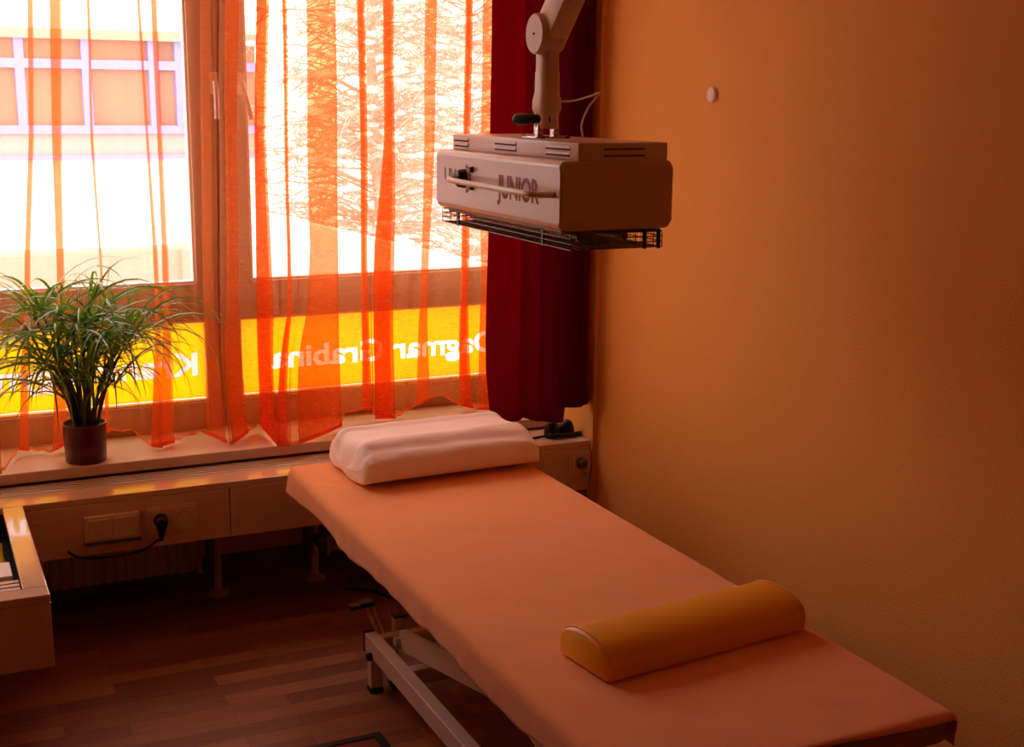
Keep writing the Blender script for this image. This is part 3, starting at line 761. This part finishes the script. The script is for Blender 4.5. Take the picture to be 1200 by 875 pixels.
# scissor arms: one pair from the far end up to the near end, the other crossing
for x in (1.150, 1.508):
    bm = B(); beam(bm, (x, 3.12, .185), (x, 2.02, .425), .022, .060, .004, Vector((0, 0, 1))); obj('scissor_arm', bm, 'couch', co)
for x in (1.192, 1.466):
    bm = B(); beam(bm, (x, 2.05, .185), (x, 3.10, .425), .022, .050, .004); obj('scissor_arm', bm, 'couch', co)
for y, z in ((3.12, .185), (2.02, .425), (2.05, .185), (3.10, .425), (2.57, .305)):
    bm = B(); tube(bm, [(1.125, y, z), (1.555, y, z)], .012, 14); obj('axle', bm, 'couch', co, 50)
bm = B(); tube(bm, [(1.33, 2.95, .15), (1.33, 2.6, .22)], .022, 16); tube(bm, [(1.33, 2.6, .22), (1.33, 2.3, .33)], .011, 12); obj('lift_motor', bm, 'black', co, 50)
# stub post and foot lever at the far corner
sp = onZ(457, 722, .20)
bm = B(); box(bm, 1.172, 1.204, 3.245, 3.277, .12, .196, .003); q_ = obj('stub_post', bm, 'couch', co)
bm = B(); box(bm, 1.170, 1.206, 3.243, 3.279, .1962, .204, .002); obj('post_cap', bm, 'black', q_)
la = onY(441, 738, 3.26); lb_ = onY(432, 708, 3.30)
bm = B()
for dx in (0, .018): tube(bm, [(la.x+dx, 3.245, .155), (lb_.x+dx-.008, 3.30, lb_.z)], .0048, 10)
lev = obj('lever_arm', bm, 'couch', co, 50)
bm = B(); pa = onY(409, 712, 3.30); pb = onY(437, 705, 3.30)
beam(bm, (pa.x, 3.300, pa.z), (pa.x+.035, 3.300, pa.z+.003), .034, .012, .003); beam(bm, (pa.x+.028, 3.300, pa.z+.006), (pb.x, 3.300, pb.z+.002), .044, .014, .003)
obj('foot_pedal', bm, 'black', lev)
# couch cable on the floor
cb = B(); tube(cb, smooth_path([onZ(404, 689, .004), onZ(430, 691, .004), onZ(450, 697, .004), onZ(480, 709, .004), (1.48, 3.60, .004), (1.45, 3.35, .006), (1.40, 3.28, .13)]), .0045, 8)
o = obj('floor_cable', cb, 'black', None, 180, origin=(1.3, 3.8, .004)); tag(o, 'black cable lying on the floor behind the couch base', 'cable')

# sheet ------------------------------------------------------
def noise2(x, y, s=0):
    from mathutils import noise
    return noise.noise(Vector((x, y, s)))
def sheet_point(u, v):
    """u, v: flat cloth coordinates (world x,y if laid flat)"""
    r = .022; x0, x1, y0, y1 = BX0+r-.006, BX1-r+.006, BY0+r-.006, BY1-r+.004
    cx = min(max(u, x0), x1); cyy = min(max(v, y0), y1)
    dx, dy = u-cx, v-cyy; L = math.hypot(dx, dy)
    z = BT+.001+.0014*noise2(u*9, v*5)+.0032*abs(noise2(u*7+v*9, v*2-u*3, 4))
    if L < 1e-6: return Vector((u, v, z))
    nx, ny = dx/L, dy/L; a = min(L/r, math.pi/2); out = r*math.sin(a); dn = r*(1-math.cos(a)); ex = max(0, L-r*math.pi/2)
    s = (u+v*1.0)
    fl = ex*(.03+.22*noise2(cx*5+1.7, cyy*4.2+nx*3, 2))+.004*noise2(cx*20, cyy*17, 5)*min(1, ex*40)
    out += max(fl, -.003*0)
    if ny > .4: out = min(out, .09)
    return Vector((cx+nx*out, cyy+ny*out, z-dn-ex*.96))
bm = B(); NX, NY = 110, 260
dropL, dropR, dropF, dropN = .074, .07, .022, .002
V = []
for j in range(NY+1):
    row = []
    for i in range(NX+1):
        tv = j/NY; tu = i/NX
        v = BY0-dropN+tv*(BY1+dropF-(BY0-dropN))
        wob = .018*noise2(v*3.1, 0, 7)+.008*noise2(v*9, 0, 9)
        u = (BX0-dropL-wob)+tu*(BX1+dropR-(BX0-dropL-wob))
        vv = v+(.012*noise2(u*4, 3, 3) if j < 6 else 0)
        # rounded sheet corners
        p = sheet_point(u, vv)
        if abs(p.x-1.34) < .6: pass
        row.append(bm.verts.new(p))
    V.append(row)
for a, b in zip(V, V[1:]):
    for k in range(NX): bm.faces.new((a[k], a[k+1], b[k+1], b[k]))
sh = obj('couch_sheet', bm, 'sheet', None, 180, origin=(1.34, 2.6, BT)); tag(sh, 'orange stretch sheet covering the top of the treatment couch', 'sheet')
md = sh.modifiers.new('thick', 'SOLIDIFY'); md.thickness = .0018; md.offset = 1

# pillow: contoured, two ridges ------------------------------
def pillow():
    bm = B(); nu, nv = 60, 64
    x0, x1, y0, y1 = 1.118, 1.700, 3.345, 3.700; z0 = BT+.008
    def hgt(t):   # across depth, t=0 near edge
        a = .124*math.exp(-((t-.26)/.34)**2); b = .118*math.exp(-((t-.84)/.26)**2); return max(a, b, .106)
    import mathutils
    rows = []
    for i in range(nu+1):
        s = i/nu; e = min(s, 1-s)*(x1-x0)
        k = min(1, e/.05); endf = math.sqrt(max(0, 1-(1-k)**2)); ef = .0+.999*endf
        row = []
        for j in range(nv):
            th = 2*math.pi*j/nv
            c, sn = math.cos(th), math.sin(th)
            # superellipse cross-section
            py = math.copysign(abs(c)**.55, c); pz = math.copysign(abs(sn)**.6, sn)
            t = (1+py)/2
            yy = (y0+y1)/2+py*(y1-y0)/2*(.90+.10*ef)
            top = hgt(t)
            h2 = top*(.40+.60*ef)
            zz = z0+h2*.42*(1+pz)*1.0 if pz < 0 else z0+h2*.42+pz*h2*.58
            xx = x0+s*(x1-x0)
            if e < .05: xx += (-1 if s < .5 else 1)*(-.0)*1
            # creases near the left end
            cr = math.exp(-e/.10)
            zz += .011*cr*noise2(yy*42+xx*6, xx*10, 3)*(1 if pz > -.2 else 0)+.003*noise2(xx*8, yy*11, 1)*(1 if pz > 0 else 0)
            yy += .011*cr*noise2(zz*60, xx*14, 5)
            xx += .010*cr*noise2(yy*26, zz*24, 8)
            yy += .022*(xx-1.12)/.6+ .0
            row.append(Vector((xx, yy, max(zz, BT+.0065))))
        rows.append(row)
    V = [[bm.verts.new(p) for p in r] for r in rows]
    for a, b in zip(V, V[1:]):
        for k in range(nv): bm.faces.new((a[k], a[(k+1) % nv], b[(k+1) % nv], b[k]))
    for r_, sgn in ((V[0], -1), (V[-1], 1)):
        c = Vector()
        for v in r_: c += v.co
        c /= len(r_); c.x += sgn*.006; cv = bm.verts.new(c)
        for k in range(nv): bm.faces.new((r_[k], r_[(k+1) % nv], cv))
    o = obj('pillow', bm, 'pillow', None, 180, origin=(1.4, 3.5, BT)); tag(o, 'pale pink contoured neck pillow at the head end of the couch', 'pillow')
    md = o.modifiers.new('s', 'SUBSURF'); md.levels = 1; md.render_levels = 1
pillow()

# bolster: half round, slightly turned ------------------------
fl_ = onZ(711, 802, BT+.004); fr_ = onZ(946, 738, BT+.004)
d = fr_-fl_; Lb = d.length; ang = math.atan2(d.y, d.x)
bm = B(); W, Hb = .172, .074; n = 24
prof = [(.0, 0), (.002, -.0)]
prof = [(0, .003)]+[(W/2-W/2*math.cos(a)*1.0, .030+(Hb-.030)*math.sin(a)**.85) for a in (math.pi*k/n for k in range(n+1))]+[(W, .003)]
A = []
for x, s in ((0, .90), (.006, .985), (.014, 1), (Lb-.014, 1), (Lb-.006, .985), (Lb, .90)):
    A.append([bm.verts.new((x, W/2+(p[0]-W/2)*s, p[1]*s+(1-s)*.02)) for p in prof])
for a, b in zip(A, A[1:]):
    m_ = len(a)
    for k in range(m_): bm.faces.new((a[k], a[(k+1) % m_], b[(k+1) % m_], b[k]))
bm.faces.new(A[0][::-1]); bm.faces.new(A[-1])
bmesh.ops.transform(bm, matrix=Matrix.Translation(fl_)@Matrix.Rotation(ang, 4, 'Z'), verts=bm.verts)
bo = obj('bolster', bm, 'bolster', None, 60, origin=tuple(fl_)); tag(bo, 'half-round ochre vinyl knee bolster lying across the foot end of the couch', 'bolster')
for x in (.010, Lb-.010):
    bm = B(); tube(bm, [(x, W/2+(p[0]-W/2)*1.008, p[1]*1.006+.0005) for p in prof[1:-1]], .0016, 6)
    bmesh.ops.transform(bm, matrix=Matrix.Translation(fl_)@Matrix.Rotation(ang, 4, 'Z'), verts=bm.verts)
    obj('piping', bm, 'bolster', bo, 180)

# floor mat ---------------------------------------------------
mc = onZ(445, 858, .006)
ft = thing('floor_mat', 'rust coloured floor mat with a dark border beside the couch', 'mat', (mc.x-.3, mc.y-.4, 0))
bm = B(); box(bm, mc.x-.60, mc.x-.022, mc.y-.90, mc.y-.022, .0005, .006, .001); obj('pile', bm, 'mat', ft)
obj('border', boxes((mc.x-.62, mc.x, mc.y-.0219, mc.y, .0005, .009), (mc.x-.62, mc.x, mc.y-.92, mc.y-.9001, .0005, .009), (mc.x-.0219, mc.x, mc.y-.90, mc.y-.022, .0005, .009), (mc.x-.62, mc.x-.6001, mc.y-.90, mc.y-.022, .0005, .009)), 'black', ft)

# ------------------------------------------------------------ outside
struct(obj('outdoor_ground', boxes((-40, 60, 4.9, 60, -.6, -.4)), 'snow'))
k = 16/14; BY = 16.0
bd = thing('building', 'long pale building across the yard with a row of blue-framed windows', 'building', (2, BY, -.4))
Z = lambda z14: H+z14*k
def bp(name, m, *bs): return obj(name, boxes(*bs), m, bd)
bp('wall', 'plaster', (-14, 4.05, BY, BY+6, -.4, Z(-.62)), (-14, 4.05, BY+.05, BY+6, Z(.66), Z(2.6)))
bp('sill_panel', 'ribbed', (-14, 4.05, BY+.02, BY+.3, Z(-.60), Z(-.34)))
bp('band', 'blueframe', (-14, 4.05, BY-.05, BY+.02, Z(-.64), Z(-.60)), (-14, 4.05, BY-.05, BY+.02, Z(-.38), Z(-.30)))
bp('eaves', 'tan', (-14, 4.05, BY-.1, BY+.3, Z(.56), Z(.655)))
wx = [-9.5, -7, -4.5, -2.0, .45, 1.25, 1.98, 2.74, 3.05, 4.04]
for a, b in zip(wx, wx[1:]):
    f = bp('window', 'blueframe', (a, a+.10, BY-.04, BY+.1, Z(-.30), Z(.56)), (a+.10, b, BY-.04, BY+.1, Z(.27), Z(.36)))
    obj('pane', boxes((a+.10, b, BY+.05, BY+.15, Z(-.30), Z(.27)), (a+.10, b, BY+.05, BY+.15, Z(.36), Z(.56))), 'pane', f)
# low yard wall
yw = obj('yard_wall', boxes((-6, 1.95, 9.0, 9.2, -.4, onY(100, 294, 9.0).z), (1.7, 1.95, 8.95, 9.25, -.4, onY(200, 288, 9.0).z), bev=.02), 'tan', None, origin=(0, 9, -.4)); tag(yw, 'low pale wall in the yard outside the left window', 'wall')
# snowy shrub trees outside the right window
def snowy(cx_w, cy_w, h, rad, seed, label):
    t = thing('snowy_tree', label, 'tree', (cx_w, cy_w, -.4), 'snow covered trees outside the right window')
    rn = random.Random(seed); tb, sb2 = B(), B()
    tube(tb, smooth_path([(cx_w, cy_w, -.4), (cx_w+.05, cy_w, .6), (cx_w-.03, cy_w, 1.8), (cx_w, cy_w, h)]), [.09-.004*i for i in range(19)], 8)
    for i in range(560):
        z = rn.uniform(-.1, h); a = rn.uniform(0, 2*math.pi); L = rad*(1.1-.55*max(0, z)/h)*rn.uniform(.5, 1)
        p0 = Vector((cx_w, cy_w, z)); p1 = p0+Vector((math.cos(a)*L, math.sin(a)*L, rn.uniform(-.25, .35)*L)); md_ = p0.lerp(p1, .55)+Vector((0, 0, .10*L))
        tube(tb, [p0, md_, p1], [.010, .006, .002], 4)
        for j in range(9):
            q = p0.lerp(p1, rn.uniform(.3, 1)); e = q+Vector((rn.uniform(-.3, .3), rn.uniform(-.3, .3), rn.uniform(-.25, .1)))
            tube(tb, [q, e], [.006, .002], 3)
            if rn.random() < .30:
                w = rn.uniform(.02, .06); r_ = bmesh.ops.create_icosphere(sb2, subdivisions=1, radius=w)
                for v in r_['verts']: v.co = Vector((v.co.x*1.5, v.co.y, v.co.z*.5))+q+Vector((0, 0, w*.3))
    obj('branches', tb, 'twig', t); obj('snow_clumps', sb2, 'snow', t, 60)
snowy(3.35, 9.6, 4.8, 1.2, 1, 'bushy snow-dusted tree right of the window post, outside')
snowy(5.15, 11.9, 6.2, 1.5, 2, 'bushy snow-dusted tree outside, beyond the right edge of the window')
# sloping snow-covered lean-to roof
bm = B(); a0 = onY(395, 270, 6.6); a1 = onY(560, 318, 6.6)
prism(bm, [(a0.x-.4, a0.z+.10), (a0.x, a0.z), (a1.x+.3, a1.z-.03), (a1.x+.3, -.4), (a0.x-.4, -.4)], 6.6, 7.2, 'Y')
o = obj('snow_bank', bm, 'snow', None, origin=(a0.x, 6.9, -.4)); tag(o, 'sloping white snow bank just outside the right window', 'snow bank')

# ------------------------------------------------------------ light
wd = bpy.data.worlds.new('sky'); S.world = wd; wd.use_nodes = True
bg = wd.node_tree.nodes['Background']; bg.inputs[0].default_value = (.75, .84, 1.0, 1); bg.inputs[1].default_value = 4.3
def portal(loc, rot, sx, sy):
    l = bpy.data.lights.new('window_portal', 'AREA'); l.shape = 'RECTANGLE'; l.size = sx; l.size_y = sy; l.cycles.is_portal = True
    o = bpy.data.objects.new('window_portal', l); C.objects.link(o); o.location = loc; o.rotation_euler = rot
portal(((XL+XN)/2, 4.49, 1.5), (math.radians(-90), 0, 0), XN-XL, 1.9)
S.cycles.use_denoising = True
S.cycles.max_bounces = 14; S.cycles.diffuse_bounces = 6; S.cycles.transparent_max_bounces = 24
S.cycles.sample_clamp_indirect = 6
S.view_settings.view_transform = 'Standard'; S.view_settings.look = 'None'; S.view_settings.gamma = 1
S.view_settings.use_curve_mapping = False; S.view_settings.exposure = 1.0
